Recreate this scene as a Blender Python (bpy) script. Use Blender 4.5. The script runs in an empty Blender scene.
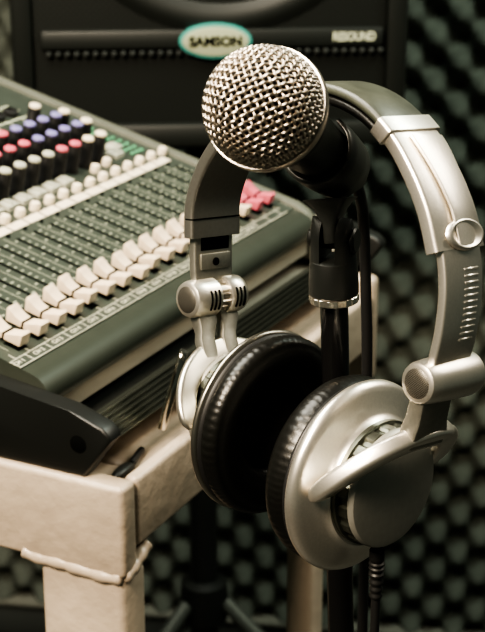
import bpy, bmesh, random
from math import *
from mathutils import Vector, Matrix

random.seed(4)
SC = bpy.context.scene
COL = SC.collection

# ------------------------------------------------------------------ camera frame (used to measure where things stand)
FPX, PCX, PCY = 1500.0, 242.5, 316.0
PITCH = radians(20)
CAMZ = 1.355
CAM = Vector((0, 0, CAMZ))
RX = Vector((1, 0, 0)); UPV = Vector((0, sin(PITCH), cos(PITCH))); TWV = Vector((0, -cos(PITCH), sin(PITCH)))
ZV = Vector((0, 0, 1))

def at(px, py, d):
    """world point seen at picture position px,py at depth d"""
    return CAM + RX * ((px - PCX) / FPX * d) - UPV * ((py - PCY) / FPX * d) - TWV * d

def camdir(x, y, t):
    return (RX * x + UPV * y + TWV * t).normalized()

def az(deg):
    return Vector((sin(radians(deg)), cos(radians(deg)), 0))

def frame(origin, x, y, z):
    m = Matrix.Identity(4)
    for i, v in enumerate((x, y, z)):
        m[0][i], m[1][i], m[2][i] = v
    m.translation = origin
    return m

# ------------------------------------------------------------------ materials
def nodes_of(name):
    m = bpy.data.materials.new(name)
    m.use_nodes = True
    nt = m.node_tree
    b = nt.nodes['Principled BSDF']
    return m, nt, b

def mat(name, col, rough=0.5, metal=0.0, var=0.0, vscale=40, bump=0.0, bscale=200, spec=0.5, coat=0.0, detail=4, bdist=0.001, rvar=0.0, aniso=0):
    m, nt, b = nodes_of(name)
    b.inputs['Base Color'].default_value = (*col, 1)
    b.inputs['Roughness'].default_value = rough
    b.inputs['Metallic'].default_value = metal
    b.inputs['Specular IOR Level'].default_value = spec
    b.inputs['Coat Weight'].default_value = coat
    tc = nt.nodes.new('ShaderNodeTexCoord')
    if var or rvar:
        n = nt.nodes.new('ShaderNodeTexNoise'); n.inputs['Scale'].default_value = vscale; n.inputs['Detail'].default_value = detail
        nt.links.new(tc.outputs['Object'], n.inputs['Vector'])
        if var:
            r = nt.nodes.new('ShaderNodeValToRGB')
            r.color_ramp.elements[0].position = .3; r.color_ramp.elements[1].position = .7
            r.color_ramp.elements[0].color = (*[c * (1 - var) for c in col], 1)
            r.color_ramp.elements[1].color = (*[min(1, c * (1 + var)) for c in col], 1)
            nt.links.new(n.outputs['Fac'], r.inputs['Fac']); nt.links.new(r.outputs['Color'], b.inputs['Base Color'])
        if rvar:
            mr = nt.nodes.new('ShaderNodeMapRange')
            mr.inputs['To Min'].default_value = max(0, rough - rvar); mr.inputs['To Max'].default_value = rough + rvar
            nt.links.new(n.outputs['Fac'], mr.inputs['Value']); nt.links.new(mr.outputs['Result'], b.inputs['Roughness'])
    if bump:
        n2 = nt.nodes.new('ShaderNodeTexNoise'); n2.inputs['Scale'].default_value = bscale; n2.inputs['Detail'].default_value = 3
        nt.links.new(tc.outputs['Object'], n2.inputs['Vector'])
        bp = nt.nodes.new('ShaderNodeBump'); bp.inputs['Strength'].default_value = bump; bp.inputs['Distance'].default_value = bdist
        nt.links.new(n2.outputs['Fac'], bp.inputs['Height']); nt.links.new(bp.outputs['Normal'], b.inputs['Normal'])
    return m

def mat_grille(name, col, hole, scale, rough=.5, metal=.6, stretch=1.0):
    """punched sheet: rows of staggered round holes"""
    m, nt, b = nodes_of(name)
    b.inputs['Roughness'].default_value = rough; b.inputs['Metallic'].default_value = metal
    tc = nt.nodes.new('ShaderNodeTexCoord')
    mp = nt.nodes.new('ShaderNodeMapping'); mp.inputs['Rotation'].default_value = (0, 0, radians(45)); mp.inputs['Scale'].default_value = (scale,) * 3
    sx = nt.nodes.new('ShaderNodeSeparateXYZ'); cx = nt.nodes.new('ShaderNodeCombineXYZ')
    nt.links.new(tc.outputs['Object'], sx.inputs[0]); nt.links.new(sx.outputs['X'], cx.inputs['X']); nt.links.new(sx.outputs['Z'], cx.inputs['Y'])
    nt.links.new(cx.outputs[0], mp.inputs['Vector'])
    v = nt.nodes.new('ShaderNodeTexVoronoi'); v.inputs['Randomness'].default_value = 0; v.inputs['Scale'].default_value = 1
    v.voronoi_dimensions = '2D'
    nt.links.new(mp.outputs['Vector'], v.inputs['Vector'])
    r = nt.nodes.new('ShaderNodeValToRGB'); r.color_ramp.elements[0].position = .28; r.color_ramp.elements[1].position = .42
    r.color_ramp.elements[0].color = (*hole, 1); r.color_ramp.elements[1].color = (*col, 1)
    nt.links.new(v.outputs['Distance'], r.inputs['Fac']); nt.links.new(r.outputs['Color'], b.inputs['Base Color'])
    bp = nt.nodes.new('ShaderNodeBump'); bp.inputs['Strength'].default_value = .3; bp.inputs['Distance'].default_value = .3 / scale
    nt.links.new(r.outputs['Color'], bp.inputs['Height']); nt.links.new(bp.outputs['Normal'], b.inputs['Normal'])
    return m

M = {}
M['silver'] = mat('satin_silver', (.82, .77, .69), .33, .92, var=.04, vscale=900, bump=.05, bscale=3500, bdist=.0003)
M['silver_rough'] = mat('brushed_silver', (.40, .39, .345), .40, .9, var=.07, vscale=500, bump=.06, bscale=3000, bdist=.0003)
M['silver_dark'] = mat('dark_shaded_silver', (.36, .345, .31), .34, .9, var=.04, vscale=600)  # dark copy of satin silver; shade of the left housing put into it
M['silver_shadow'] = mat('shadow_silver', (.30, .285, .25), .3, .95)  # left cup shell: its shadow put into a darker silver
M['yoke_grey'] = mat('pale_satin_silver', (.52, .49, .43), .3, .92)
M['bright'] = mat('bright_silver', (.76, .70, .61), .24, .95)
M['disc'] = mat('grey_satin_disc', (.36, .35, .31), .45, .6, var=.04, vscale=300, bump=.04, bscale=3000, bdist=.0003)
M['chrome'] = mat('chrome', (.62, .58, .50), .12, 1.0)
M['wire'] = mat('steel_wire', (.52, .46, .39), .33, 1.0)
M['rim'] = mat('steel_rim', (.46, .42, .37), .32, 1.0)
M['foam_in'] = mat('dark_windscreen_foam', (.012, .012, .011), .95)
M['black'] = mat('black_paint', (.012, .013, .012), .38, 0, bump=.08, bscale=2500, bdist=.0003)
M['black_plastic'] = mat('black_plastic', (.014, .0155, .014), .42, 0, bump=.25, bscale=1800, bdist=.0004)
M['clip'] = mat('glossy_black_nylon', (.032, .034, .031), .33, 0, bump=.06, bscale=900, bdist=.0004)
M['black_gloss'] = mat('black_gloss_tube', (.008, .008, .008), .22, 0, coat=.3)
M['rubber'] = mat('black_rubber', (.012, .012, .012), .5)
M['leather'] = mat('black_leather', (.007, .007, .006), .33, 0, bump=.22, bscale=420, bdist=.0007, spec=.42)
M['leather_green'] = mat('grey_green_leather', (.052, .057, .044), .36, 0, var=.25, vscale=90, bump=.2, bscale=1500, bdist=.0004)
M['pad_cloth'] = mat('speaker_cloth', (.035, .032, .028), .9, 0, bump=.8, bscale=1500, bdist=.001)
M['knurl'] = mat('dark_gunmetal', (.11, .115, .095), .32, .85)
M['mesh_cap'] = mat_grille('punched_cap', (.24, .225, .195), (.012, .012, .011), 1350, .4, .8)
M['panel'] = mat('green_grey_panel', (.042, .052, .042), .45, .1, var=.10, vscale=60, bump=.1, bscale=1500, bdist=.0003)
M['panel_roll'] = mat('green_grey_enamel', (.042, .049, .039), .33, .15, var=.06, vscale=50)
M['cheek'] = mat('grey_cheek', (.12, .125, .10), .5, .1, var=.08, vscale=40)
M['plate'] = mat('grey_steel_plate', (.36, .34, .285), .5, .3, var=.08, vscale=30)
M['ink'] = mat('cream_print', (.62, .60, .48), .6)
M['ink_dim'] = mat('dim_cream_print', (.46, .48, .36), .6)
M['slot'] = mat('slot_black', (.003, .0035, .003), .9, spec=.05)
M['cream'] = mat('cream_plastic', (.66, .54, .41), .42, 0, var=.04, vscale=200, spec=.4)
M['white_cap'] = mat('off_white_plastic', (.72, .63, .49), .45)
M['grey_cap'] = mat('grey_plastic', (.40, .40, .33), .5)
M['red_cap'] = mat('rose_red_plastic', (.55, .12, .16), .45)
M['blue_cap'] = mat('violet_blue_plastic', (.20, .18, .38), .45)
M['green_led'] = mat('green_mark', (.10, .32, .17), .5)
M['rack_black'] = mat('rack_black_plastic', (.010, .011, .010), .40, 0, bump=.15, bscale=1500, bdist=.0003)
M['rail'] = mat('dark_green_aluminium', (.085, .090, .074), .30, .8, var=.06, vscale=40)
M['paint'] = mat('cream_painted_steel', (.39, .32, .25), .40, 0, var=.10, vscale=25, bump=.42, bscale=70, bdist=.003, coat=.15)
M['foam'] = mat('grey_acoustic_foam', (.108, .118, .100), .95, 0, var=.12, vscale=25, bump=.3, bscale=700, bdist=.001, spec=.1)
M['wall'] = mat('dark_wall_paint', (.05, .055, .05), .8, 0, var=.1, vscale=6)
M['floor'] = mat('dark_floor', (.035, .035, .03), .6, 0, var=.25, vscale=10)
M['base'] = mat('grey_skirting', (.20, .20, .17), .5, 0, var=.05, vscale=10)
M['cab'] = mat('black_cabinet', (.016, .019, .016), .5, 0, var=.1, vscale=30, bump=.3, bscale=500, bdist=.0006)
M['cab_trim'] = mat('dark_grey_trim', (.009, .011, .009), .5, 0)
M['spk_grille'] = mat_grille('black_grille', (.013, .016, .013), (.002, .0025, .002), 210, .5, .3)
M['badge'] = mat('pale_green_badge', (.42, .45, .31), .35, .3)
M['badge_rim'] = mat('teal_rim', (.07, .30, .26), .4, .2)
M['stand_grey'] = mat('grey_tube', (.12, .13, .115), .4, .5)
M['dot'] = mat('grey_vent_mark', (.020, .023, .020), .6)

# ------------------------------------------------------------------ mesh helpers
def finish(name, bm, material, parent=None, smooth=38, mats=None):
    bmesh.ops.recalc_face_normals(bm, faces=bm.faces[:])
    me = bpy.data.meshes.new(name)
    bm.to_mesh(me); bm.free()
    o = bpy.data.objects.new(name, me)
    COL.objects.link(o)
    me.materials.append(material)
    if smooth:
        me.shade_smooth()
        me.set_sharp_from_angle(angle=radians(smooth))
    if parent is not None:
        o.parent = parent
    return o

def thing(name, label, cat, m=None, group=None):
    e = bpy.data.objects.new(name, None)
    COL.objects.link(e)
    e.empty_display_size = .05
    if m is not None:
        e.matrix_world = m
    e['label'] = label; e['category'] = cat
    if group: e['group'] = group
    return e

def tag(o, label, cat):
    o['label'] = label; o['category'] = cat
    return o

def box(bm, lo, hi, bev=0.0, seg=2, m=None):
    vs = []
    for z in (lo[2], hi[2]):
        for (x, y) in ((lo[0], lo[1]), (hi[0], lo[1]), (hi[0], hi[1]), (lo[0], hi[1])):
            v = Vector((x, y, z))
            vs.append(bm.verts.new(m @ v if m is not None else v))
    fs = [bm.faces.new([vs[i] for i in q]) for q in ((3, 2, 1, 0), (4, 5, 6, 7), (0, 1, 5, 4), (1, 2, 6, 5), (2, 3, 7, 6), (3, 0, 4, 7))]
    if bev:
        es = list({e for f in fs for e in f.edges})
        bmesh.ops.bevel(bm, geom=es, offset=bev, segments=seg, profile=.5, affect='EDGES')

def loft(bm, rings, closed=True, cap=True):
    """rings: lists of equal length of points"""
    V = [[bm.verts.new(p) for p in r] for r in rings]
    n = len(V[0])
    for a, b in zip(V, V[1:]):
        for i in range(n if closed else n - 1):
            j = (i + 1) % n
            bm.faces.new((a[i], a[j], b[j], b[i]))
    if cap and closed:
        bm.faces.new(V[0][::-1]); bm.faces.new(V[-1])
    return V

def prism(bm, pts, x0, x1, axis='x', bev=0.0, seg=2):
    """polygon pts (u,v) extruded along an axis: x -> (x,u,v), y -> (u,y,v), z -> (u,v,z)"""
    def mk(u, v, w):
        return {'x': (w, u, v), 'y': (u, w, v), 'z': (u, v, w)}[axis]
    a = [bm.verts.new(mk(u, v, x0)) for u, v in pts]
    b = [bm.verts.new(mk(u, v, x1)) for u, v in pts]
    n = len(pts)
    fs = [bm.faces.new(a[::-1]), bm.faces.new(b)]
    for i in range(n):
        j = (i + 1) % n
        fs.append(bm.faces.new((a[i], a[j], b[j], b[i])))
    if bev:
        es = list(set(fs[0].edges) | set(fs[1].edges))
        bmesh.ops.bevel(bm, geom=es, offset=bev, segments=seg, profile=.5, affect='EDGES')

def perp(t):
    h = Vector((0, 0, 1)) if abs(t.z) < .9 else Vector((1, 0, 0))
    u = t.cross(h).normalized()
    return u, t.cross(u).normalized()

def tube(bm, pts, r, n=12, cap=True):
    pts = [Vector(p) for p in pts]
    rs = r if isinstance(r, (list, tuple)) else [r] * len(pts)
    rings, u = [], None
    for i, p in enumerate(pts):
        t = (pts[min(i + 1, len(pts) - 1)] - pts[max(i - 1, 0)]).normalized()
        if u is None:
            u, v = perp(t)
        else:
            u = (u - t * u.dot(t)).normalized(); v = t.cross(u)
        rings.append([p + (u * cos(2 * pi * k / n) + v * sin(2 * pi * k / n)) * rs[i] for k in range(n)])
    loft(bm, rings, True, cap)

def lathe(bm, prof, origin=(0, 0, 0), axis=(0, 0, 1), n=64, rmod=None, a0=0, a1=2 * pi, cap=True):
    """prof: (radius, height) list; turned about axis through origin"""
    o = Vector(origin); t = Vector(axis).normalized()
    u, v = perp(t)
    full = abs(a1 - a0 - 2 * pi) < 1e-6
    rings = []
    for (r, h) in prof:
        ring = []
        for k in range(n if full else n + 1):
            a = a0 + (a1 - a0) * k / n
            rr = r * (rmod(a, h) if rmod else 1)
            ring.append(o + t * h + (u * cos(a) + v * sin(a)) * rr)
        rings.append(ring)
    if full:
        loft(bm, rings, True, cap)
    else:
        V = loft(bm, rings, False, False)

def spline(pts, n=12):
    """Catmull-Rom through pts"""
    P = [Vector(p) for p in pts]
    P = [P[0] * 2 - P[1]] + P + [P[-1] * 2 - P[-2]]
    out = []
    for i in range(1, len(P) - 2):
        for k in range(n):
            t = k / n
            out.append(.5 * ((2 * P[i]) + (P[i + 1] - P[i - 1]) * t + (2 * P[i - 1] - 5 * P[i] + 4 * P[i + 1] - P[i + 2]) * t * t + (3 * P[i] - P[i - 1] - 3 * P[i + 1] + P[i + 2]) * t ** 3))
    out.append(P[-2].copy())
    return out

def rrect(w, h, r, k=3):
    """rounded rectangle outline, centred"""
    r = min(r, w / 2 - 1e-6, h / 2 - 1e-6)
    pts = []
    for cx, cy, a in ((w / 2 - r, h / 2 - r, 0), (-w / 2 + r, h / 2 - r, 90), (-w / 2 + r, -h / 2 + r, 180), (w / 2 - r, -h / 2 + r, 270)):
        for i in range(k + 1):
            q = radians(a + 90 * i / k)
            pts.append((cx + r * cos(q), cy + r * sin(q)))
    return pts

def text_into(bm, s, size, m, extrude=.0001, align='CENTER', bold=0.0, xs=1.0):
    cu = bpy.data.curves.new('lettering', 'FONT')
    cu.body = s; cu.size = size; cu.extrude = extrude; cu.align_x = align; cu.align_y = 'CENTER'; cu.offset = bold
    o = bpy.data.objects.new('lettering', cu)
    COL.objects.link(o)
    bpy.context.view_layer.update()
    dg = bpy.context.evaluated_depsgraph_get()
    me = bpy.data.meshes.new_from_object(o.evaluated_get(dg))
    me.transform(m @ Matrix.Diagonal((xs, 1, 1, 1)))
    bm.from_mesh(me)
    bpy.data.meshes.remove(me)
    bpy.data.objects.remove(o); bpy.data.curves.remove(cu)

mm = .001
def r_ok(h): return h < .0262

# ================================================================== SETTING
WALLDIR = az(98.6)                      # the foam wall runs slightly towards the viewer at its right
WALLN = Vector((-WALLDIR.y, WALLDIR.x, 0))
if WALLN.y > 0: WALLN = -WALLN          # faces the camera
WALL_O = Vector((0, 2.10, 0))
mw = frame(WALL_O, WALLDIR, -WALLN, ZV)  # local x along the wall, y into the wall, z up
bm = bmesh.new(); box(bm, (-2.2, .05, 0), (2.2, .15, 2.6))
o = finish('wall_back', bm, M['wall'], smooth=0); o.matrix_world = mw; o['kind'] = 'structure'
bm = bmesh.new(); box(bm, (-2.4, -1.2, -.06), (2.4, 2.9, 0))
o = finish('floor', bm, M['floor'], smooth=0); o['kind'] = 'structure'
bm = bmesh.new(); box(bm, (-2.2, .012, 0), (2.2, .05, .058), .004)
o = finish('baseboard_back', bm, M['wall']); o.matrix_world = mw; o['kind'] = 'structure'
bm = bmesh.new(); box(bm, (-2.2, .004, .0585), (2.2, .05, .068), .003)
o = finish('trim_1', bm, M['base']); o.matrix_world = mw; o['kind'] = 'structure'
# egg crate foam
bm = bmesh.new()
PIT, AMP = .067, .022
NX, NZ = 250, 250
x0, x1, z0, z1 = -1.0, 1.0, .07, 2.07
rows = []
for j in range(NZ + 1):
    z = z0 + (z1 - z0) * j / NZ
    row = []
    for i in range(NX + 1):
        x = x0 + (x1 - x0) * i / NX
        c = cos(2 * pi * x / PIT) * cos(2 * pi * z / PIT)
        h = ((c + 1) / 2) ** .85
        row.append(bm.verts.new((x, .046 - 2 * AMP * h, z)))
    rows.append(row)
for j in range(NZ):
    for i in range(NX):
        bm.faces.new((rows[j][i], rows[j][i + 1], rows[j + 1][i + 1], rows[j + 1][i]))
o = finish('acoustic_foam', bm, M['foam'], smooth=180); o.matrix_world = mw
tag(o, 'dark grey egg-crate acoustic foam sheet covering the wall behind everything', 'foam')

# ================================================================== TABLE AND MIXER FRAME
E1 = az(26.6); E2H = az(26.6 - 90)
TILT = radians(15)
E2 = E2H * cos(TILT) + ZV * sin(TILT); EN = E1.cross(E2)
Q = at(8, 346, .90)
MT = frame(Q, E1, E2H, ZV)              # table axes: x along mixer front, y to its back, z up (mm in the comments)
MX = frame(Q, E1, E2, EN)               # mixer panel axes
FLOORZ = -Q.z                           # floor height in the table axes

TBL = thing('metal_table', 'cream painted welded steel table frame carrying the mixing desk, lower left', 'table', MT)
TBL.matrix_world = frame(Q + ZV * FLOORZ, E1, E2H, ZV)
def tz(z): return z - FLOORZ            # height above the floor
def tbox(lo, hi, bev=.004):
    bm = bmesh.new(); box(bm, (lo[0], lo[1], tz(lo[2])), (hi[0], hi[1], tz(hi[2])), bev, 3)
    return bm
def angle(name, plate, flange):
    bm = bmesh.new()
    for lo, hi in (plate, flange):
        box(bm, (lo[0], lo[1], tz(lo[2])), (hi[0], hi[1], tz(hi[2])), .0035, 3)
    return finish(name, bm, M['paint'], TBL)
angle('front_bar', ((-.034, -.098, -.118), (-.018, .62, -.059)), ((-.022, -.086, -.118), (.016, .62, -.071)))
angle('side_bar', ((-.0175, -.098, -.104), (.345, -.0885, -.059)), ((.0165, -.092, -.104), (.345, -.030, -.071)))
finish('leg', tbox((-.033, -.096, FLOORZ), (-.006, -.038, -.1185)), M['paint'], TBL)
finish('leg', tbox((.240, -.096, FLOORZ), (.266, -.074, -.1045)), M['paint'], TBL)
finish('end_post', tbox((.3455, -.098, -.135), (.362, -.074, -.047), .006), M['paint'], TBL)
def bead(pts, r):
    bm = bmesh.new()
    pp = spline([(a, b, tz(c)) for a, b, c in pts], 10)
    tube(bm, pp, [r * (1 + .07 * sin(k * .7) + random.uniform(-.03, .03)) * (.55 if k in (0, len(pp) - 1) else 1) for k in range(len(pp))], 10)
    return finish('weld_bead', bm, M['paint'], TBL, smooth=80)
bead([(-.0315, -.026, -.1160), (-.0315, -.036, -.1180), (-.0315, -.050, -.1178), (-.0315, -.065, -.1186), (-.0313, -.085, -.1192), (-.0308, -.0950, -.1180)], .0044)
bead([(-.0308, -.0950, -.1180), (-.022, -.0955, -.1160), (-.012, -.0955, -.1115), (-.004, -.0955, -.1075)], .0044)
bead([(.238, -.0945, -.1045), (.252, -.0955, -.1052), (.268, -.0945, -.1045)], .0030)

# ------------------------------------------------------------------ rack under the mixer
RK = thing('mixer_rack', 'black-ended rack with ribbed dark rail, lying on cream table under the mixing desk', 'rack', frame(Q + ZV * -.0588, E1, E2H, ZV))
def rz(z): return z + .0588
PAN = [(-.070, -.0588), (-.0885, -.033), (-.0875, -.0295), (-.083, -.0255), (-.062, -.019), (-.015, -.0125), (.05, -.004), (.30, .045), (.30, -.0588)]
def panel_bm(s0, s1, hole=True):
    bm = bmesh.new()
    prism(bm, [(y, rz(z)) for y, z in PAN], s0, s1, 'x', .0016, 3)
    return bm
ep = finish('end_panel', panel_bm(-.030, -.0165), M['rack_black'], RK)
bm = bmesh.new(); lathe(bm, [(.0001, 0), (.0052, 0), (.0058, -.0004), (.0056, -.0012), (.0001, -.0012)][::-1], (-.0302, -.067, rz(-.0385)), (-1, 0, 0), 28)
finish('bolt_hole', bm, M['slot'], ep)
finish('end_panel', panel_bm(.3835, .397), M['rack_black'], RK)
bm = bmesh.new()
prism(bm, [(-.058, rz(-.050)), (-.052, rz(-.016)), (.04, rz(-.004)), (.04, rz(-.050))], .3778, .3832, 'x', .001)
finish('lit_inner_plate', bm, M['plate'], RK)  # added light plate: brightness of the lit end panel put into colour
# ribbed rail: profile in (y,z), grooves along the front
prof = []
for k in range(23):
    u = k / 22
    y = -.061 - .011 * u; z = -.0330 - .0150 * u
    off = .0018 if k % 4 in (1, 2) else -.0008
    prof.append((y - off * .76, rz(z + off * .64)))
prof += [(-.066, rz(-.0495)), (-.056, rz(-.0495)), (-.058, rz(-.0330))]
bm = bmesh.new(); prism(bm, prof, -.016, .377, 'x'); finish('front_rail', bm, M['rail'], RK, smooth=25)
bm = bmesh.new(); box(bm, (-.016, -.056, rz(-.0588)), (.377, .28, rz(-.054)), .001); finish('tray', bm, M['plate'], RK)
bm = bmesh.new(); prism(bm, [(-.046, rz(-.0535)), (-.042, rz(-.047)), (.10, rz(-.044)), (.10, rz(-.0535))], -.012, .225, 'x', .0015, 2)
finish('junction_box', bm, M['black_plastic'], RK)
# hinged chrome strut leaning between the rail and the side bar
st = bmesh.new()
A_ = at(163, 447, .93) ; B_ = at(184, 351, .905)
Mi = RK.matrix_world.inverted()
a_, b_ = Mi @ A_, Mi @ B_
a_.z = .0045
dirv = (b_ - a_).normalized(); sid = Vector((.9, .44, 0)).normalized(); nrm = dirv.cross(sid).normalized(); sid = nrm.cross(dirv)
rings = []
for t, w in ((0, 8.5), (.1, 8.0), (.5, 7.2), (.9, 6.6), (.96, 5.6), (1.0, 3.2)):
    p = a_.lerp(b_, t)
    rings.append([p + sid * (x * mm) + nrm * (y * mm) for x, y in rrect(w * 1.75, 5, 1.6)])
loft(st, rings)
finish('chrome_strut', st, M['chrome'], RK)
# little black clamp lying on the side bar
cl = thing('cable_clamp', 'small black plastic clamp lying on cream side bar beside the black rack end', 'clamp', frame(MT @ Vector((.0020, -.0770, -.0708)), E1, E2H, ZV))
bm = bmesh.new(); rings = []
for k in range(9):
    u = k / 8 - .5
    s = sqrt(max(.03, 1 - (2 * u) ** 2 * .96))
    rings.append([Vector((u * .024, 0, .0036)) + Vector((0, y * mm * s, (z * mm) * s)) for y, z in rrect(8, 6.4, 2.5)])
loft(bm, rings); finish('clamp_body', bm, M['black_plastic'], cl)
bm = bmesh.new(); tube(bm, spline([(.010, 0, .004), (.020, .003, .0035), (.032, .006, .003)], 6), .0022); finish('clamp_tail', bm, M['rubber'], cl)

# ------------------------------------------------------------------ mixing desk
MIX = thing('mixing_desk', 'large green-grey audio mixing desk with cream faders and rows of coloured knobs', 'mixer', MX)
S0, S1, T0, T1 = -.0163, .366, -.021, .36
PITS = .0204
bm = bmesh.new()
# body profile (t,n): top plate, rolled front, front face sloping back
pr = [(T1, 0), (T0, 0)]
for k in range(11):
    a = radians(90 + 100 * k / 10)
    pr.append((T0 - .0065 + .0160 * cos(a), -.0125 + .0125 * sin(a)))
pr += [(-.034, -.0160), (-.0, -.0200), (.05, -.026), (T1, -.060)]
bm = bmesh.new(); prism(bm, [(t, n) for t, n in pr], S0, S1, 'x'); finish('console_body', bm, M['panel_roll'], MIX, smooth=30)
bm = bmesh.new(); box(bm, (S0, T0, 0), (S1, T1, .0006)); finish('top_panel', bm, M['panel'], MIX)
# sloped front plate under the roll
bm = bmesh.new(); prism(bm, [(-.0375, -.0150), (-.0340, -.0165), (-.0372, -.0320), (-.0418, -.0310)], S0, S1, 'x', .0005); finish('front_plate', bm, M['plate'], MIX)
# right cheek
bm = bmesh.new(); prism(bm, [(T1, .0035), (-.020, .0035), (-.030, .001), (-.0400, -.006), (-.0430, -.014), (-.0430, -.030), (.0, -.040), (T1, -.07)], S1 + .0002, S1 + .0115, 'x', .0012); finish('end_cheek', bm, M['cheek'], MIX)
bm = bmesh.new(); prism(bm, [(T1 + .02, .0045), (T1 + .0002, .0045), (T1 + .0002, -.06), (T1 + .02, -.06)], S0, S1 + .0115, 'x', .002); finish('rear_edge', bm, M['cheek'], MIX)
TOP = .0006
def flat(bm, s0, s1, t0, t1, h=.0002, base=TOP):
    box(bm, (s0, t0, base), (s1, t1, base + h))
# print: label strip
bm = bmesh.new()
lw = .00042
flat(bm, S0, .355, -.0204, -.0204 + lw); flat(bm, S0, .355, -.0130, -.0130 + lw)
NCH = 18
chs = [.0035 + PITS * k for k in range(NCH)]
LOF = -.0150
for k in range(NCH + 1):
    x = max(S0 + .0004, chs[0] + LOF - PITS * .5 + PITS * k)
    flat(bm, x, x + lw, -.0204, -.0130)
    flat(bm, x + .006, x + .0063, -.0130, -.007)
finish('label_strip', bm, M['ink'], MIX, smooth=0)
bm = bmesh.new()
for k in range(16):
    text_into(bm, 'CH %d' % (k + 1), .0046, Matrix.Translation((chs[k] + LOF, -.0164, TOP + .0002)))
finish('channel_lettering', bm, M['ink'], MIX, smooth=0)
# fader slots, scales
for k, s in enumerate(chs):
    bm = bmesh.new(); flat(bm, s - .0011, s + .0011, -.006, .082, .0003); flat(bm, s - .0045, s + .0045, -.0085, .003, .0003)  # narrow slot, plus a wide dark patch painting the cap's shadow
    finish('fader_slot_shadow', bm, M['slot'], MIX, smooth=0)
    bm = bmesh.new()
    for j in range(13):
        t = .012 + .0056 * j
        w = .0034 if j % 3 == 0 else .0024
        flat(bm, s + .0026, s + .0026 + w, t, t + .0009)
        if j % 2 == 0: flat(bm, s - .0056, s - .0030, t, t + .0009)
    finish('fader_scale', bm, M['ink_dim'], MIX, smooth=0)
    bm = bmesh.new(); flat(bm, s - .00905, s - .00885, -.004, .087); finish('channel_divider', bm, M['ink_dim'], MIX, smooth=0)
    bm = bmesh.new(); lathe(bm, [(.0014, 0), (.0014, .001), (.0008, .0014)], (s - .003, .0875, TOP), (0, 0, 1), 10); finish('panel_screw', bm, M['slot'], MIX)
    if k < NCH:
        bm = bmesh.new(); flat(bm, s - PITS * .60 + .0010, s + PITS * .40 - .0010, .0905, .0985, .0004); finish('write_on_tab', bm, M['white_cap'], MIX, smooth=0)
# fader caps
def fader_bm():
    bm = bmesh.new()
    p = [(.0130, .0030), (.0138, .0120), (.0130, .0133)]
    for j in range(8):
        u = j / 7
        p.append((.0124 - .0114 * u, .0131 - .0055 * (1 - (1 - u) ** 1.8)))
    p += [(.0006, .0068), (-.0006, .0068)]
    for j in range(11):
        u = j / 10
        p.append((-.0010 - .0115 * u, .0076 + .0040 * u ** 1.5 + (.0003 if j % 2 else -.0002)))
    p += [(-.0136, .0112), (-.0132, .0030)]
    p = [(a * .94, .003 + (b - .003) * .92) for a, b in p]; prism(bm, p, -.0049, .0049, 'x', .0004, 2)
    box(bm, (-.001, -.003, .0007), (.001, .003, .0032))
    return bm
proto = finish('fader_cap', fader_bm(), M['cream'], MIX, smooth=28)
bm = bmesh.new(); box(bm, (-.0051, -.0007, .0030), (.0051, .0007, .0074)); line0 = finish('index_line', bm, M['slot'], proto, smooth=0)
offs = [0, 0, 0, .0005, .003, .0015, .001, -.001, .0025, .002, .002, .0025, .0025, .003, .003, .003, .002, .002]
for k in range(NCH):
    if k == 0: c = proto
    else:
        c = proto.copy(); COL.objects.link(c); c.parent = MIX
        l = line0.copy(); COL.objects.link(l); l.parent = c
    c.location = (chs[k] + .001, .0045 + offs[k], 0)
    if k >= 16:
        c.data = proto.data.copy(); c.data.materials[0] = M['red_cap']; c['label'] = 'red fader cap'
# round buttons above the tabs
bm = bmesh.new(); lathe(bm, [(.0038, 0), (.0040, .0040), (.0032, .0060), (.0016, .0067), (.0003, .0069)], (0, 0, TOP), (0, 0, 1), 16)
pb = finish('push_button', bm, M['white_cap'], MIX)
for k in range(NCH):
    c = pb if k == 0 else pb.copy()
    if k: COL.objects.link(c); c.parent = MIX
    c.location = (.1395 + .0186 * (k - 5), .1025, 0)
for (s, t) in ((.278, .115), (.298, .117), (.305, .131)):
    c = pb.copy(); COL.objects.link(c); c.parent = MIX; c.location = (s, t, 0)
bm = bmesh.new(); prism(bm, [(-.0056, TOP), (-.0050, .0045), (.0048, .0045), (.0054, TOP)], -.0068, .0068, 'x', .0006); box(bm, (-.001, -.003, .0045), (.001, .0045, .0056))
gb = finish('rocker_key', bm, M['grey_cap'], MIX)
for k in range(9):
    c = gb if k == 0 else gb.copy()
    if k: COL.objects.link(c); c.parent = MIX
    c.location = (.0895 + .0183 * k, .1160, 0)
for (s, t) in ((.322, .1235), (.332, .1315)):
    c = gb.copy(); COL.objects.link(c); c.parent = MIX; c.location = (s, t, 0)
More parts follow.
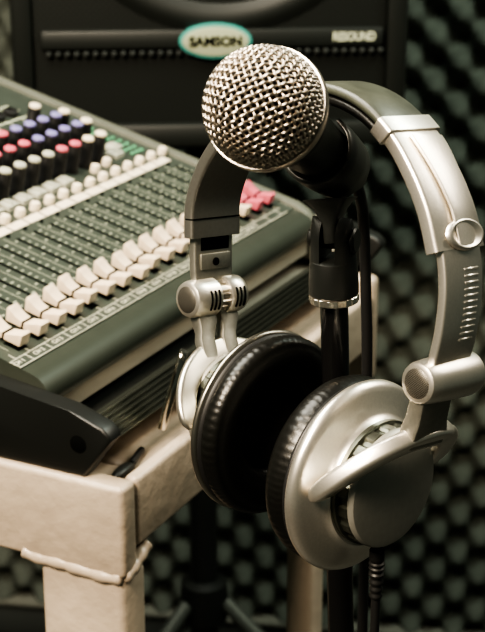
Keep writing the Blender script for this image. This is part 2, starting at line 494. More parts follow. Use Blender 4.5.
# knobs
def knob_bm():
    bm = bmesh.new()
    lathe(bm, [(.0062, 0), (.0062, .003), (.0054, .0042), (.0047, .0215), (.0045, .0222), (.0003, .0222)], (0, 0, TOP), (0, 0, 1), 24, lambda a, h: 1 + (.05 * cos(a * 12) if h > .003 else 0))
    return bm
kmesh = finish('knob', knob_bm(), M['rubber'], MIX)
bm = bmesh.new(); lathe(bm, [(.0046, .0220), (.0048, .0236), (.0040, .0246), (.0003, .0248)], (0, 0, TOP), (0, 0, 1), 20); box(bm, (-.0006, -.004, .0247), (.0006, .001, .0253))
kcap = finish('knob_cap', bm, M['white_cap'], kmesh)
capmesh = {}
def capdata(cn):
    if cn not in capmesh:
        d = kcap.data.copy(); d.materials[0] = M[cn]; capmesh[cn] = d
    return capmesh[cn]
first = True
for k in range(-4, 8):
    s = .1685 + .0185 * k
    rows_ = [(.1270, 'grey_cap' if k <= 3 else 'red_cap' if k <= 5 else 'white_cap'), (.1490, 'red_cap' if k <= 3 else 'blue_cap'), (.1695, 'red_cap' if k <= 3 else 'blue_cap')]
    if k >= 2 or k < 0: rows_.append((.1900, 'white_cap' if k == 7 else 'grey_cap'))
    for t, cn in rows_:
        if t == .1900 and k != 7 and k > -3: continue
        if first: c, p = kmesh, kcap; first = False
        else:
            c = kmesh.copy(); COL.objects.link(c); c.parent = MIX
            p = kcap.copy(); COL.objects.link(p); p.parent = c
        c.location = (s, t, 0); p.data = capdata(cn)
for (s, t) in ((.3110, .1490), (.3110, .1705)):
    c = kmesh.copy(); COL.objects.link(c); c.parent = MIX; p = kcap.copy(); COL.objects.link(p); p.parent = c
    c.location = (s, t, 0); p.data = capdata('white_cap')
# green lamp marks at the right and the printed block with sockets at the rear
bm = bmesh.new()
for i in range(8):
    for j in range(3):
        flat(bm, .338 + .007 * j, .342 + .007 * j, .116 + .007 * i, .119 + .007 * i, .0006)
finish('level_lamps', bm, M['green_led'], MIX, smooth=0)
bm = bmesh.new()
for i in range(9):
    flat(bm, .16, .33, .212 + .011 * i, .2135 + .011 * i)
for i in range(8): flat(bm, .19 + .018 * i, .1908 + .018 * i, .206, .31)
finish('rear_print', bm, M['ink_dim'], MIX, smooth=0)
bm = bmesh.new(); lathe(bm, [(.0065, 0), (.0065, .004), (.0042, .005), (.0038, .001), (.0003, .001)], (0, 0, TOP), (0, 0, 1), 20)
jk = finish('jack_socket', bm, M['rubber'], MIX)
n_ = 0
for i in range(7):
    for j in range(3):
        c = jk if n_ == 0 else jk.copy()
        if n_: COL.objects.link(c); c.parent = MIX
        c.location = (.205 + .0183 * i, .222 + .026 * j, 0); n_ += 1

# ================================================================== MICROPHONE
MICC = at(264, 107, .58)
HEAD = camdir(-.33, .12, .935)
xh = UPV.cross(HEAD).normalized(); yh = HEAD.cross(xh)
GR = radians(24)
MM_ = frame(MICC, xh, yh, HEAD)
MIC = thing('microphone', 'silver mesh ball microphone with black body held in stand clip above the headphones', 'microphone', MM_)
RB = .0232
PW = .00262; AW = .00042; RW = .00060
ca, sa = cos(GR), sin(GR)
def on_ball(a, b, dr):
    x, y = a * ca - b * sa, a * sa + b * ca
    r = hypot(x, y)
    th = r / RB
    if r < 1e-9: return Vector((0, 0, RB + dr))
    return Vector((sin(th) * x / r, sin(th) * y / r, cos(th))) * (RB + dr)
bm = bmesh.new()
RM = RB * radians(97)
NW = int(RM / PW)
for fam in (0, 1):
    for i in range(-NW, NW + 1):
        a = i * PW
        ext = sqrt(max(0, RM * RM - a * a))
        if ext < PW: continue
        n = int(ext * 2 / (PW / 6)); pts = []
        for k in range(n + 1):
            b = -ext + 2 * ext * k / n
            ph = cos(pi * b / PW) * (1 if (i + fam) % 2 == 0 else -1)
            pts.append(on_ball(a, b, AW * ph) if fam == 0 else on_ball(b, a, AW * ph))
        tube(bm, pts, RW, 6)
finish('grille', bm, M['wire'], MIC, smooth=180)
bm = bmesh.new(); lathe(bm, [(.0003, .0219)] + [(.0219 * sin(radians(q)), .0219 * cos(radians(q))) for q in range(6, 106, 6)], (0, 0, 0), (0, 0, 1), 40)
finish('windscreen', bm, M['foam_in'], MIC)
bm = bmesh.new(); lathe(bm, [(.0236, -.0002), (.0246, -.0002), (.0250, -.0012), (.0250, -.0040), (.0245, -.0050), (.0225, -.0052), (.0180, -.0180), (.0175, -.0180), (.0222, -.003)], (0, 0, 0), (0, 0, 1), 80)
finish('grille_rim', bm, M['rim'], MIC)
bm = bmesh.new(); lathe(bm, [(.0172, -.0175), (.0182, -.019), (.0182, -.026), (.0170, -.028), (.0152, -.034), (.0140, -.050), (.0126, -.072), (.0118, -.100), (.0112, -.113), (.0104, -.118), (.0003, -.118)], (0, 0, 0), (0, 0, 1), 48)
finish('handle_body', bm, M['black'], MIC)

# ================================================================== MICROPHONE STAND
P_ring = at(334.0, 297, .678)
P_low = at(340.5, 610, .734)
axis = (P_ring - P_low).normalized()
foot = P_ring - axis * ((P_ring.z - .0) / axis.z)
STD = thing('microphone_stand', 'black microphone stand with clip and silver collar ring, between the headphone cups', 'stand', Matrix.Translation(foot))
def sl(p): return p - foot
pz = axis
pv = ZV.cross(HEAD).normalized()               # pivot axis of the clip, sideways to the microphone
pv = (pv - axis * pv.dot(axis)).normalized()
if pv.x < 0: pv = -pv
pd = axis.cross(pv).normalized()
LF = frame(sl(P_ring), pv, pd, axis)           # fork axes
def apply(bm, m):
    bmesh.ops.transform(bm, matrix=m, verts=bm.verts[:]); return bm
bm = bmesh.new(); tube(bm, [sl(foot + axis * .02), sl(P_ring)], .0064, 28); finish('pole', bm, M['black_gloss'], STD)
bm = bmesh.new(); lathe(bm, [(.0003, .0), (.125, .0), (.127, .004), (.120, .012), (.03, .020), (.012, .030), (.0003, .030)], (0, 0, 0), (0, 0, 1), 64); finish('base', bm, M['black'], STD)
bm = bmesh.new(); lathe(bm, [(.0070, -.0020), (.0105, -.0020), (.0110, -.0014), (.0110, .0014), (.0105, .0018), (.0070, .0018)], (0, 0, 0), (0, 0, 1), 72, lambda a, h: 1 + (.035 if sin(a * 18) > 0 and abs(h) < .0019 else 0)); finish('collar_ring', apply(bm, LF), M['bright'], STD)
bm = bmesh.new(); lathe(bm, [(.0003, .0019), (.0108, .0019), (.0113, .0024), (.0113, .0080), (.0109, .0150), (.0103, .0178), (.0090, .0186), (.0003, .0186)], (0, 0, 0), (0, 0, 1), 48); finish('clip_base', apply(bm, LF), M['black_plastic'], STD)
for s in (-1, 1):
    bm = bmesh.new(); rings = []
    for z in (.0060, .010, .014, .018, .022, .026, .0295, .032, .034, .0355, .0367, .0375):
        r = .01125 - .0012 * min(1, max(0, (z - .010) / .022)) - .0008 * max(0, (z - .032) / .0055)
        g = .0036
        th = acos(g / r)
        f = 1.0 if z < .0285 else sqrt(max(.01, 1 - ((z - .0285) / .0091) ** 2))
        ring = [Vector((s * r * cos(-th + 2 * th * k / 12), f * .88 * r * sin(-th + 2 * th * k / 12), z)) for k in range(13)]
        ring += [Vector((s * g, f * .80 * r * sin(th - 2 * th * k / 4), z)) for k in range(1, 4)]
        rings.append(ring)
    loft(bm, rings)
    finish('fork_prong', apply(bm, LF), M['black_plastic'], STD, smooth=50)
bm = bmesh.new(); lathe(bm, [(.0003, -.0108), (.0040, -.0108), (.0045, -.0100), (.0045, .0098), (.0060, .0098), (.0062, .0106), (.0052, .0114), (.0003, .0114)], (0, 0, .0275), (1, 0, 0), 24); finish('pivot_bolt', apply(bm, LF), M['black'], STD)
# clip: split sleeve round the microphone body, and its tongue down into the fork
SL0, SL1 = -.070, -.107
ML = Matrix.Translation(-foot) @ MM_
bm = bmesh.new()
def sleeve(z, ri, ro):
    pts = []
    nA = 40; gap = radians(38)
    for k in range(nA + 1):
        a = pi / 2 + gap + (2 * pi - 2 * gap) * k / nA
        pts.append(Vector((ro * cos(a), ro * sin(a), z)))
    for k in range(nA, -1, -1):
        a = pi / 2 + gap + (2 * pi - 2 * gap) * k / nA
        pts.append(Vector((ri * cos(a), ri * sin(a), z)))
    return pts
loft(bm, [sleeve(SL0, .0146, .0154), sleeve(SL0 - .0008, .0142, .0161), sleeve(SL0 - .010, .0136, .0164), sleeve(SL0 - .024, .0127, .0158), sleeve(SL1 + .001, .0124, .0150), sleeve(SL1, .0124, .0143)])
finish('clip_sleeve', apply(bm, ML), M['clip'], STD, smooth=50)
piv = LF @ Vector((0, 0, .0275))
top_ = ML @ Vector((0, -.0172, -.095))
bm = bmesh.new()
dz = (top_ - piv); L = dz.length; dz.normalize()
du = (pv - dz * pv.dot(dz)).normalized(); dv = dz.cross(du)
rings = []
for t, w, th in ((-.16, 4.6, 7), (-.10, 6.6, 11), (0, 6.8, 12), (.25, 7.2, 12), (.5, 9, 12), (.72, 12.5, 13.5), (.88, 17, 16), (1.0, 21, 20)):
    rings.append([piv + dz * (L * t) + du * (x * mm) + dv * (y * mm) for x, y in rrect(w, th, 2.2)])
loft(bm, rings); finish('clip_tongue', bm, M['clip'], STD)

# microphone cable from the plug down behind the cups
MR = MM_ @ Vector((0, 0, -.1185))
CB = thing('microphone_cable', 'black cable hanging from microphone plug down behind the headphone cups beside the stand pole', 'cable', Matrix.Translation(MR))
bm = bmesh.new(); lathe(bm, [(.0003, 0), (.0090, 0), (.0092, -.003), (.0085, -.008), (.0060, -.012), (.0042, -.018), (.0003, -.018)], (0, 0, 0), HEAD, 28); finish('plug', bm, M['black'], CB)
p0 = MR - HEAD * .016
cp = [p0, MR - HEAD * .026 + ZV * -.006, at(363, 214, .735), at(365, 255, .748), at(366, 300, .757), at(367, 345, .766), at(366, 420, .782), at(364, 520, .806), at(362, 640, .835)]
end = cp[-1].copy(); end.z = .35; cp.append(end)
cp += [end + Vector((.10, .06, -.22)), end + Vector((.24, .10, -.346)), end + Vector((.5, .06, -.3465))]
bm = bmesh.new(); tube(bm, [p - MR for p in spline(cp, 10)], .0029, 12); finish('cord', bm, M['rubber'], CB)

# ================================================================== HEADPHONES
AH = camdir(.69, -.25, .68)
U0 = (ZV - AH * AH.dot(ZV)).normalized(); W0 = AH.cross(U0)
k_ = radians(7)
UH = (U0 * cos(k_) - W0 * sin(k_)).normalized(); WH = AH.cross(UH)
OH = at(307, 447, .68)
HM = frame(OH, AH, -WH, UH)                    # local x: across the head to the right cup, y: away from viewer's left, z: up
HP = thing('headphones', 'silver and black over-ear headphones hanging by headband over microphone and stand', 'headphones', HM)
HMi = HM.inverted()

cl_pts = [(-74.6, 82), (-76, 98), (-71.5, 114), (-63, 128), (-51, 140), (-37, 150.5), (-20, 158.5), (0, 162), (20, 158.8), (38, 149.2), (51, 137), (61.5, 123), (69, 107.5)]
cl3 = spline([(a * mm, 0, u * mm) for a, u in cl_pts], 14)
cum = [0]
for a, b in zip(cl3, cl3[1:]): cum.append(cum[-1] + (b - a).length)
TOT = cum[-1]
def band_at(s):
    s = min(max(s, 0), TOT)
    for i in range(len(cum) - 1):
        if s <= cum[i + 1] + 1e-12:
            f = (s - cum[i]) / max(1e-9, cum[i + 1] - cum[i])
            p = cl3[i].lerp(cl3[i + 1], f); break
    i0 = max(0, i - 1); i1 = min(len(cl3) - 1, i + 2)
    t = (cl3[i1] - cl3[i0]).normalized()
    n = Vector((-t.z, 0, t.x))
    if n.dot(p - Vector((0, 0, .08))) < 0: n = -n
    return p, t, n
def band_piece(s0, s1, width, n0, n1, r=1.5, steps=24, y0=0.0, crown=0.0, ends=0.0, wfun=None, cw=None):
    """strip of the band between arc lengths s0..s1 (m): width in y (mm), from n0 to n1 mm outward"""
    bm = bmesh.new(); rings = []
    for k in range(steps + 1):
        s = s0 + (s1 - s0) * k / steps
        p, t, n = band_at(s)
        f = 1.0
        if ends:
            dist = min(k, steps - k) / steps * abs(s1 - s0) * 1000
            if dist < ends: f = .82 + .18 * sqrt(max(0, 1 - (1 - dist / ends) ** 2))
        w = (wfun(k / steps) if wfun else width) * f
        ring = []
        for y, h in rrect(w, (n1 - n0) * (f if ends else 1), r, 4):
            c = crown * (1 - (2 * (y + y0) / (cw or w)) ** 2) * (1 if h > 0 else (.3 if cw is None else 1))
            ring.append(p + Vector((0, (y + y0) * mm, 0)) + n * ((h + (n0 + n1) / 2 + c) * mm))
        rings.append(ring)
    loft(bm, rings)
    return bm
LH_ = {-1: .078, 1: .053}                                         # length of each metal housing
LL, LR = LH_[-1], LH_[1]
finish('headband_cover', band_piece(LL + .002, TOT - LR - .002, 29, -1.5, 2.6, 2, 40, crown=2.0), M['leather_green'], HP)
finish('headband_pad', band_piece(LL + .004, TOT - LR - .004, 27, -6.0, -1.7, 2.1, 40), M['leather'], HP)
for side in (-1, 1):
    def S(s): return s if side < 0 else TOT - s
    LH = LH_[side]
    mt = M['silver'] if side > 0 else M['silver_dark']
    hb = finish('band_housing', band_piece(S(0.0), S(LH), 31, -4.0, 2.4, 1.5, 24, crown=2.4, wfun=lambda u: 31.5 - 1.5 * u), mt, HP, smooth=50)
    finish('band_clamp', band_piece(S(LH - .001), S(LH + .0065), 33.0, -4.8, 3.6, 1.6, 6, crown=2.2), M['silver'] if side > 0 else mt, HP)
    # raised cover plate on the outer face
    finish('cover_plate', band_piece(S(.001), S(LH - .004), 20, 1.2, 2.68, .6, 24, y0=4.2, crown=2.4, cw=31, wfun=lambda u: 15 + 7 * min(1, max(0, u * 1.6 - .5))), mt, HP)
    # oval release button near the end
    p, t, n = band_at(S(.0055))
    bt = Vector((0, 1, 0))
    bm = bmesh.new()
    cen = p + n * .0048 + bt * .0025
    rings = []
    for rr, hh in ((1.2, -1.5), (1.12, .0), (1.02, .35), (.94, .25), (.8, -.5), (.55, -1.0), (.3, -1.2), (.02, -1.25)):
        rings.append([cen + bt * (9.8 * mm * rr * cos(q * 2 * pi / 40)) + t * (5.6 * mm * rr * sin(q * 2 * pi / 40)) + n * (hh * mm) for q in range(40)])
    loft(bm, rings); finish('release_button', bm, M['silver'] if side > 0 else mt, hb, smooth=60)
    if side < 0:
        finish('housing_seam', band_piece(S(.0085), S(.0092), 31.4, -4.12, 2.0, 1.5, 2), M['slot'], hb)
    # slider arm from housing to hinge
    sp = spline([(side * a * mm, 0, u * mm) for a, u in (((68.0, 112), (71.6, 101), (73.6, 90), (73.9, 76), (72.6, 64), (71.2, 57)) if side > 0 else ((75.3, 92), (74.9, 87), (74.4, 80), (73.6, 73), (72.4, 65), (71.2, 57)))], 8)
    bm = bmesh.new(); rings = []
    for i, q in enumerate(sp):
        tt = (sp[min(i + 1, len(sp) - 1)] - sp[max(i - 1, 0)]).normalized(); nn = Vector((-tt.z, 0, tt.x))
        if nn.x * side < 0: nn = -nn
        w = 24.5 if i < len(sp) - 10 else 24.5 - 2.0 * (i - (len(sp) - 10)) / 9
        rings.append([q + Vector((0, y * mm, 0)) + nn * (h * mm) for y, h in rrect(w, 4.4, 1.1)])
    loft(bm, rings)
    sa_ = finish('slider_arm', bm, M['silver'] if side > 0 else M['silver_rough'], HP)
    if side > 0:
        bm = bmesh.new()
        for j in range(12):
            zz = (.1000 - .0026 * j)
            i = min(range(1, len(sp) - 1), key=lambda q: abs(sp[q].z - zz))
            q = sp[i].lerp(sp[i + 1] if sp[i].z > zz else sp[i - 1], min(1, abs(sp[i].z - zz) / .0016)); tt = (sp[i + 1] - sp[i - 1]).normalized(); nn = Vector((-tt.z, 0, tt.x))
            if nn.x < 0: nn = -nn
            mtx = frame(q + nn * .0022, Vector((0, 1, 0)), tt, Vector((0, 1, 0)).cross(tt))
            sg = 1 if Vector((0, 1, 0)).cross(tt).dot(nn) > 0 else -1
            box(bm, (.000, -.0006, min(-.001 * sg,   .0003 * sg)), (.0090, .0006, max(-.001 * sg,   .0003 * sg)), .0003, 1, mtx)
        finish('grip_lines', bm, M['silver'], sa_)
    else:
        # inner face: dark recess, small plate and screw
        q = sp[6]; bm = bmesh.new()
        def innerbox(i, ya, yb, la, lb, h0, h1, bev):
            q = sp[i]; tt = (sp[i + 1] - sp[i - 1]).normalized(); nn = Vector((-tt.z, 0, tt.x))
            if nn.x < 0: nn = -nn
            b = bmesh.new(); box(b, (ya, la, h0), (yb, lb, h1), bev, 2, frame(q, Vector((0, 1, 0)), tt, nn)); return b, nn, q, tt
        b, nn, q, tt = innerbox(17, -.0085, .0095, -.0035, .0035, .0019, .00245, .0003); finish('slider_recess', b, M['slot'], sa_)
        b, nn, q, tt = innerbox(27, -.0090, .0100, -.0040, .0035, .0019, .0032, .0005); finish('screw_plate', b, M['silver_rough'], sa_)
        bm = bmesh.new(); lathe(bm, [(.0019, 0), (.0019, .0007), (.0012, .0009), (.0010, .0003), (.0002, .0003)], q + nn * .0031, nn, 18); finish('screw', bm, M['slot'], sa_)
    # hinge barrel
    hc = Vector((side * .0700, 0, .0535))
    if side > 0:
        bm = bmesh.new(); lathe(bm, [(.0003, -.0165), (.0070, -.0165), (.0083, -.0158), (.0090, -.0138), (.0094, -.008), (.0098, .004), (.0098, .014), (.0092, .0172), (.0075, .0186), (.0003, .0186)], hc, (0, 1, 0), 48)
        hg = finish('hinge_barrel', bm, M['silver'], HP)
    else:
        bm = bmesh.new(); lathe(bm, [(.0003, -.0165), (.0070, -.0165), (.0082, -.0158), (.0088, -.0140), (.0092, -.010), (.0092, -.0015), (.0086, -.0008), (.0003, -.0008)], hc, (0, 1, 0), 48)
        hg = finish('hinge_barrel', bm, M['silver'], HP)
        bm = bmesh.new(); lathe(bm, [(.0003, .0050), (.0086, .0050), (.0092, .0058), (.0092, .0130), (.0086, .0155), (.0070, .0168), (.0003, .0168)], hc, (0, 1, 0), 48)
        hg2 = finish('hinge_barrel', bm, M['silver'], HP)
        bm = bmesh.new(); lathe(bm, [(.0070, -.0010), (.0070, .0052)], hc, (0, 1, 0), 60, lambda a, h: 1 + .09 * (1 if sin(a * 15) > 0 else -1)); finish('hinge_gear', bm, M['silver_dark'], HP, smooth=0)
        for par, ys in ((hg, (-.0085, -.0060, -.0035)), (hg2, (.0078, .0103, .0128))):
            bm = bmesh.new()
            for y in ys:
                for a in (20, 50):
                    pass
                tube(bm, [hc + Vector((cos(radians(a)) * .00915, y, sin(radians(a)) * .00915)) for a in range(-25, 36, 5)], .0006, 6)
            finish('grip_slots', bm, M['slot'], par)
    bm = bmesh.new(); lathe(bm, [(.0003, -.0008), (.0030, -.0007), (.0058, -.0003), (.0066, .0003), (.0068, .0012)], hc + Vector((0, -.0166, 0)), (0, 1, 0), 36)
    dc = finish('hinge_cap', bm, M['mesh_cap'], HP); 
    # ---- cup
    du = .0035 if side < 0 else -.0030
    cz = du
    # yoke arch
    YR = .0403 if side > 0 else .034
    Mc = Vector((side * .0385, 0, cz - .0005)); er = (Vector((.66, 0, .75)) if side > 0 else Vector((-.6, 0, .8))).normalized()
    nn = Vector((side * er.z, 0, -abs(er.x))).normalized()
    bm = bmesh.new(); rings = []
    NA = 44
    for k in range(NA + 1):
        ph = pi * k / NA
        p = Mc + Vector((0, -.0365 * cos(ph), 0)) + er * (YR * sin(ph))
        tt = Vector((0, .0365 * sin(ph), 0)) + er * (YR * cos(ph)); tt.normalize()
        rad = nn.cross(tt).normalized()
        e = min(k, NA - k)
        f = 1.0 if e > 5 else .35 + .65 * sqrt(max(0, 1 - (1 - e / 5.0) ** 2))
        wd = 10.5 + 1.5 * sin(ph) ** 4
        rings.append([p + rad * (x * mm * f) + nn * (y * mm * f) for x, y in rrect(wd, (8.0 if side > 0 and k < NA * .62 else 4.6), 2.2, 4)])
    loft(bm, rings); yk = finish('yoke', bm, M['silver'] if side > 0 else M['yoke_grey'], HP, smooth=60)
    # neck from yoke crown to hinge
    ptop = Vector((side * .0700, 0, .0475)); pbot = Mc + er * YR
    if side > 0:
        bm = bmesh.new(); rings = []
        for t, w, th in ((0, 19, 8.0), (.25, 19, 8.0), (.55, 19, 8.5), (.85, 22, 9.0), (1.15, 22, 7.0)):
            p = ptop.lerp(pbot, t); ax = (pbot - ptop).normalized(); n2 = Vector((-ax.z, 0, ax.x))
            rings.append([p + Vector((0, (y - 5.5 + 3.5 * t) * mm, 0)) + n2 * (h * mm) for y, h in rrect(w, th, 1.2, 2)])
        loft(bm, rings); finish('yoke_neck', bm, M['silver_rough'], HP, smooth=30)
    else:
        for y0_, y1_ in ((-.0068, -.0110), (.0072, .0030)):
            bm = bmesh.new(); rings = []
            for t, w, th, yy in ((0, 11, 7, 0), (.3, 11.5, 7, 0), (.5, 9.5, 6, .3), (.7, 9, 6, .8), (1.2, 9, 5, 1.0)):
                p = ptop.lerp(pbot, t); ax = (pbot - ptop).normalized(); n2 = Vector((-ax.z, 0, ax.x))
                yc = y0_ + (y1_ - y0_) * yy
                rings.append([p + Vector((0, yc + y * mm, 0)) + n2 * (h * mm) for y, h in rrect(w, th, 1.2, 2)])
            loft(bm, rings); finish('yoke_neck', bm, M['silver_rough'], HP, smooth=30)
    # ear cup shell
    c = (0, 0, cz)
    ax = (side, 0, 0)
    shell = [(.0420, .0285), (.0432, .0290), (.0438, .0302), (.0438, .0318), (.0431, .0333), (.0416, .0345), (.0394, .0354), (.0350, .0368), (.0312, .0384), (.0294, .0396), (.0286, .0418), (.0003, .0418)]
    if side < 0: shell = [(.0420, .0285), (.0432, .0290), (.0436, .0300), (.0433, .0312), (.0424, .0320), (.0385, .0328), (.0350, .0365), (.0300, .0400), (.0285, .0420), (.0003, .0420)]
    bm = bmesh.new(); lathe(bm, shell, c, ax, 96); finish('cup_shell', bm, M['silver'] if side > 0 else M['silver_shadow'], HP, smooth=50)
    bm = bmesh.new(); lathe(bm, [(.0003, .0255), (.0405, .0255), (.0418, .0262), (.0424, .0275), (.0418, .0290), (.0003, .0290)], c, ax, 80); finish('gasket', bm, M['rubber'], HP)
    cd = (0, 0, cz + .0010)
    bm = bmesh.new(); lathe(bm, [(.0003, .0418), (.0282, .0418), (.0282, .0440), (.0272, .0445), (.0272, .0492), (.0266, .0498), (.0003, .0498)], cd, ax, 144, lambda a, h: 1 - (.035 if sin(a * 18) > .25 and .0442 < h < .0496 else 0)); finish('knurled_ring', bm, M['knurl'], HP, smooth=30)
    bm = bmesh.new(); lathe(bm, [(.0003, .0496), (.0268, .0496), (.0272, .0502), (.0270, .0516), (.0262, .0526), (.0240, .0530), (.012, .0533), (.0003, .0534)], cd, ax, 80); finish('cup_disc', bm, M['disc'], HP)
    # ear pad
    bm = bmesh.new()
    prof = [(.0412, .0262), (.0425, .0235), (.0424, .0205), (.0412, .0180), (.0398, .0168), (.0390, .0168), (.0380, .0156), (.0350, .0147), (.0310, .0146), (.0272, .0155), (.0240, .0172), (.0216, .0195), (.0204, .0220), (.0206, .0245), (.0215, .0252)]
    if side > 0: prof = [(r, .0262 - (.0262 - h) * 1.30) for r, h in prof]
    else: prof = [(r, h + .0005) for r, h in prof]
    lathe(bm, prof, c, ax, 320, lambda a, h: 1 + .007 * abs(sin(a * 38 + 1.5 * sin(a * 5))) * max(0, min(1, (h - .0165) / .004)) * (1 if r_ok(h) else 0) , cap=False)
    finish('ear_pad', bm, M['leather'], HP, smooth=180)
    bm = bmesh.new(); lathe(bm, [(.0003, .0226), (.0150, .0232), (.0222, .0244)], c, ax, 48, cap=False); finish('driver_cloth', bm, M['pad_cloth'], HP, smooth=80)
# cord from the right cup
r0 = HM @ Vector((.0465, .001, -.0330)); r1 = r0 + ZV * -.0035
pA = r0 - ZV * .010; pB = r0 - ZV * .024
bm = bmesh.new()
pts = [r0, r0.lerp(pA, .5), pA, pA.lerp(pB, .5), pB]
sp = spline(pts, 8)
tube(bm, [HMi @ p for p in sp], [(.0034 if k < 8 else (.0036 if (k // 2) % 2 else .0029)) * (1 - .012 * max(0, k - 14)) for k in range(len(sp))], 14)
finish('strain_relief', bm, M['rubber'], HP)
cp = [pB, pB - ZV * .02, pB - ZV * .06 + RX * -.001, pB - ZV * .16 + RX * -.004]
lowp = cp[-1].copy(); lowp.z = .5; cp.append(lowp); cp += [lowp + Vector((.04, -.16, -.32)), lowp + Vector((.08, -.26, -.4975)), lowp + Vector((.25, -.40, -.4975))]
bm = bmesh.new(); tube(bm, [HMi @ p for p in spline(cp, 8)], .0021, 10); finish('cord', bm, M['rubber'], HP)

# ================================================================== SPEAKER
SPX = az(90 + 4.5)                                # runs right and slightly away
SPX = az(90 - 4.5)
SPY = Vector((-SPX.y, SPX.x, 0)); 
if SPY.y < 0: SPY = -SPY
sp_o = at(212, 150, 1.60)
SK = thing('loudspeaker', 'black studio loudspeaker with mesh grille and oval badge behind the mixing desk', 'speaker', frame(sp_o, SPX, SPY, ZV))
pxm = 1.60 / FPX
HWs = .206
bm = bmesh.new(); box(bm, (-HWs, .012, 0), (HWs, .30, .62), .012, 3); finish('cabinet', bm, M['cab'], SK)
bm = bmesh.new()
for s in (-1, 1):
    box(bm, (min(s * HWs, s * (HWs - .022)), -.006, .004), (max(s * HWs, s * (HWs - .022)), .013, .616), .005, 2)
box(bm, (-HWs + .0225, -.006, .004), (HWs - .0225, .013, .030), .005, 2); box(bm, (-HWs + .0225, -.006, .590), (HWs - .0225, .013, .616), .005, 2)
finish('front_frame', bm, M['cab_trim'], SK)
bm = bmesh.new(); box(bm, (-HWs + .0228, .002, .0302), (HWs - .0228, .0118, .5898)); finish('front_grille', bm, M['spk_grille'], SK, smooth=0)
# bar across the front, with its row of vents, lettering and badge
bz = .116
bm = bmesh.new(); box(bm, (-.176, -.006, bz - .007), (.180, .0018, bz + .013), .003, 2); fb = finish('front_bar', bm, M['cab_trim'], SK)
bm = bmesh.new()
for k in range(37): box(bm, (-.171 + .0096 * k, -.0072, bz - .0135), (-.1655 + .0096 * k, .0016, bz - .0085), .001, 1)
finish('vent_row', bm, M['dot'], SK)
MTX = lambda x, z, y: Matrix.Translation((x, y, z)) @ Matrix.Rotation(radians(90), 4, 'X')
bm = bmesh.new(); text_into(bm, 'RESOUND', .0125, MTX(.149, bz + .0035, -.0064), .0002, bold=.0004, xs=.78); finish('bar_lettering', bm, M['ink_dim'], SK, smooth=0)
bm = bmesh.new()
def oval(bm, cx, cz, a, b, y0, y1, dome=.0):
    rings = []
    for r, y in ((1, y0), (1, y1 + .001), (.97, y1), (.7, y1 - dome * .6), (.3, y1 - dome), (.01, y1 - dome)):
        rings.append([Vector((cx + a * r * cos(q * 2 * pi / 64), y, cz + b * r * sin(q * 2 * pi / 64))) for q in range(64)])
    loft(bm, rings)
bcx, bcz = .004, bz + .001
oval(bm, bcx, bcz, .038, .0185, .001, -.0085); bd = finish('badge', bm, M['badge_rim'], SK)
bm = bmesh.new(); oval(bm, bcx, bcz, .0345, .0152, -.008, -.0102, .0012); finish('badge_face', bm, M['badge'], bd)
bm = bmesh.new(); text_into(bm, 'SAMSON', .0135, MTX(bcx, bcz, -.0117), .0003, bold=.0005, xs=1.02); finish('badge_lettering', bm, M['slot'], bd, smooth=0)
# woofer ring showing at the grille
bm = bmesh.new(); lathe(bm, [(.150, 0), (.158, -.004), (.166, -.006), (.174, -.004), (.182, 0)], (.012, .0019, bz + .188), (0, 1, 0), 96, cap=False); finish('woofer_ring', bm, M['cab_trim'], SK, smooth=80)
bm = bmesh.new(); lathe(bm, [(.118, 0), (.124, -.003), (.131, -.003), (.136, 0)], (.012, .0019, bz + .188), (0, 1, 0), 96, cap=False); finish('woofer_surround', bm, M['dot'], SK, smooth=80)

# tripod under it
tb = sp_o + SPY * .16 + SPX * -.005
ST = thing('speaker_tripod', 'black tripod stand holding up the loudspeaker, seen dimly below the table', 'stand', Matrix.Translation(Vector((tb.x, tb.y, 0))))
hz = tb.z - .002
bm = bmesh.new(); tube(bm, [(0, 0, .06), (0, 0, hz - .012)], .0175, 20); finish('pole', bm, M['black_plastic'], ST)
bm = bmesh.new(); box(bm, (-.12, -.10, hz - .012), (.12, .10, hz), .003); finish('top_plate', bm, M['black_plastic'], ST)
bm = bmesh.new(); lathe(bm, [(.019, .30), (.030, .305), (.032, .33), (.030, .36), (.019, .365)], (0, 0, 0), (0, 0, 1), 24); finish('collar', bm, M['black_plastic'], ST)
for a in (-20, 100, 220):
    d = Vector((cos(radians(a)), sin(radians(a)), 0))
    bm = bmesh.new(); tube(bm, [d * .028 + ZV * .335, d * .22 + ZV * .16, d * .40 + ZV * .011], .010, 12)
    lg = finish('leg', bm, M['stand_grey'], ST)
    bm = bmesh.new(); lathe(bm, [(.0003, 0), (.014, 0), (.015, .012), (.011, .024), (.0003, .024)], d * .40, (0, 0, 1), 16); finish('rubber_foot', bm, M['rubber'], lg)
    bm = bmesh.new(); tube(bm, [d * .02 + ZV * .105, d * .21 + ZV * .168], .006, 8); finish('brace', bm, M['stand_grey'], ST)
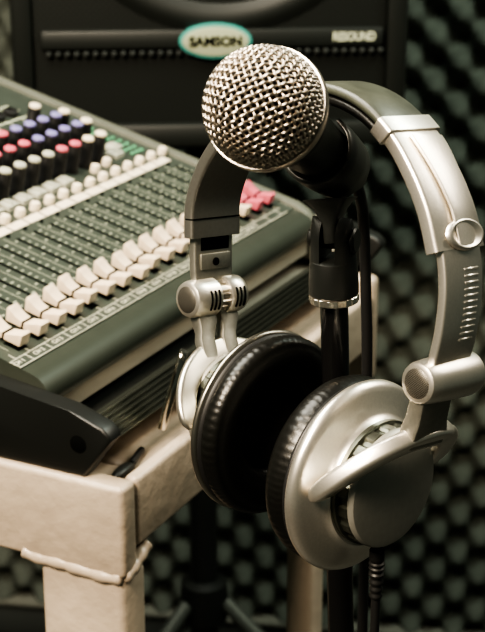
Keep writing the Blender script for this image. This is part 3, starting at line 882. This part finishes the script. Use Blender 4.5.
bm = bmesh.new(); lathe(bm, [(.019, .09), (.026, .093), (.026, .118), (.019, .121)], (0, 0, 0), (0, 0, 1), 20); finish('lower_collar', bm, M['stand_grey'], ST)

# ================================================================== LIGHT
def area(name, loc, target, size, power, col, sy=None):
    l = bpy.data.lights.new(name, 'AREA'); l.energy = power; l.color = col; l.size = size
    if sy: l.shape = 'RECTANGLE'; l.size_y = sy
    o = bpy.data.objects.new(name, l); COL.objects.link(o)
    o.location = loc
    o.rotation_euler = (Vector(target) - Vector(loc)).to_track_quat('-Z', 'Y').to_euler()
    return o
hp = Vector((0.02, .68, CAMZ - .22))
area('key_light', (-.60, -.10, CAMZ + .70), hp, .45, 46, (1.0, .85, .66))
area('overhead_light', (-.40, .85, CAMZ + .85), (0.02, .75, 1.1), .7, 26, (1.0, .95, .82))
area('side_fill', (.90, .98, CAMZ + .48), (.12, .62, CAMZ - .12), .45, 5, (1.0, .90, .74))  # unseen lamp added for highlights on the right band housing
area('foam_fill_right', (.80, 1.30, CAMZ + .75), (.85, 2.1, .75), .4, 15, (.88, 1.0, .88))  # unseen lamp added to brighten the foam at the right
area('foam_fill_left', (-.75, 1.2, CAMZ + .7), (-.3, 2.1, .9), .4, .8, (.88, 1.0, .88))  # weak unseen lamp added to lift the foam at the left
w = bpy.data.worlds.new('studio'); SC.world = w; w.use_nodes = True
bg = w.node_tree.nodes['Background']; bg.inputs['Color'].default_value = (.60, .74, .62, 1); bg.inputs['Strength'].default_value = .085

# ================================================================== CAMERA
cd_ = bpy.data.cameras.new('camera'); co = bpy.data.objects.new('camera', cd_); COL.objects.link(co)
co.location = CAM; co.rotation_euler = (radians(90) - PITCH, 0, 0)
cd_.sensor_fit = 'VERTICAL'; cd_.sensor_height = 24.0; cd_.lens = 24.0 * FPX / 632.0
cd_.clip_start = .01; cd_.clip_end = 50
cd_.dof.use_dof = True; cd_.dof.focus_distance = .67; cd_.dof.aperture_fstop = cd_.lens / 4.0
SC.camera = co
SC.view_settings.view_transform = 'AgX'
SC.view_settings.look = 'AgX - High Contrast'
SC.view_settings.exposure = 0.2
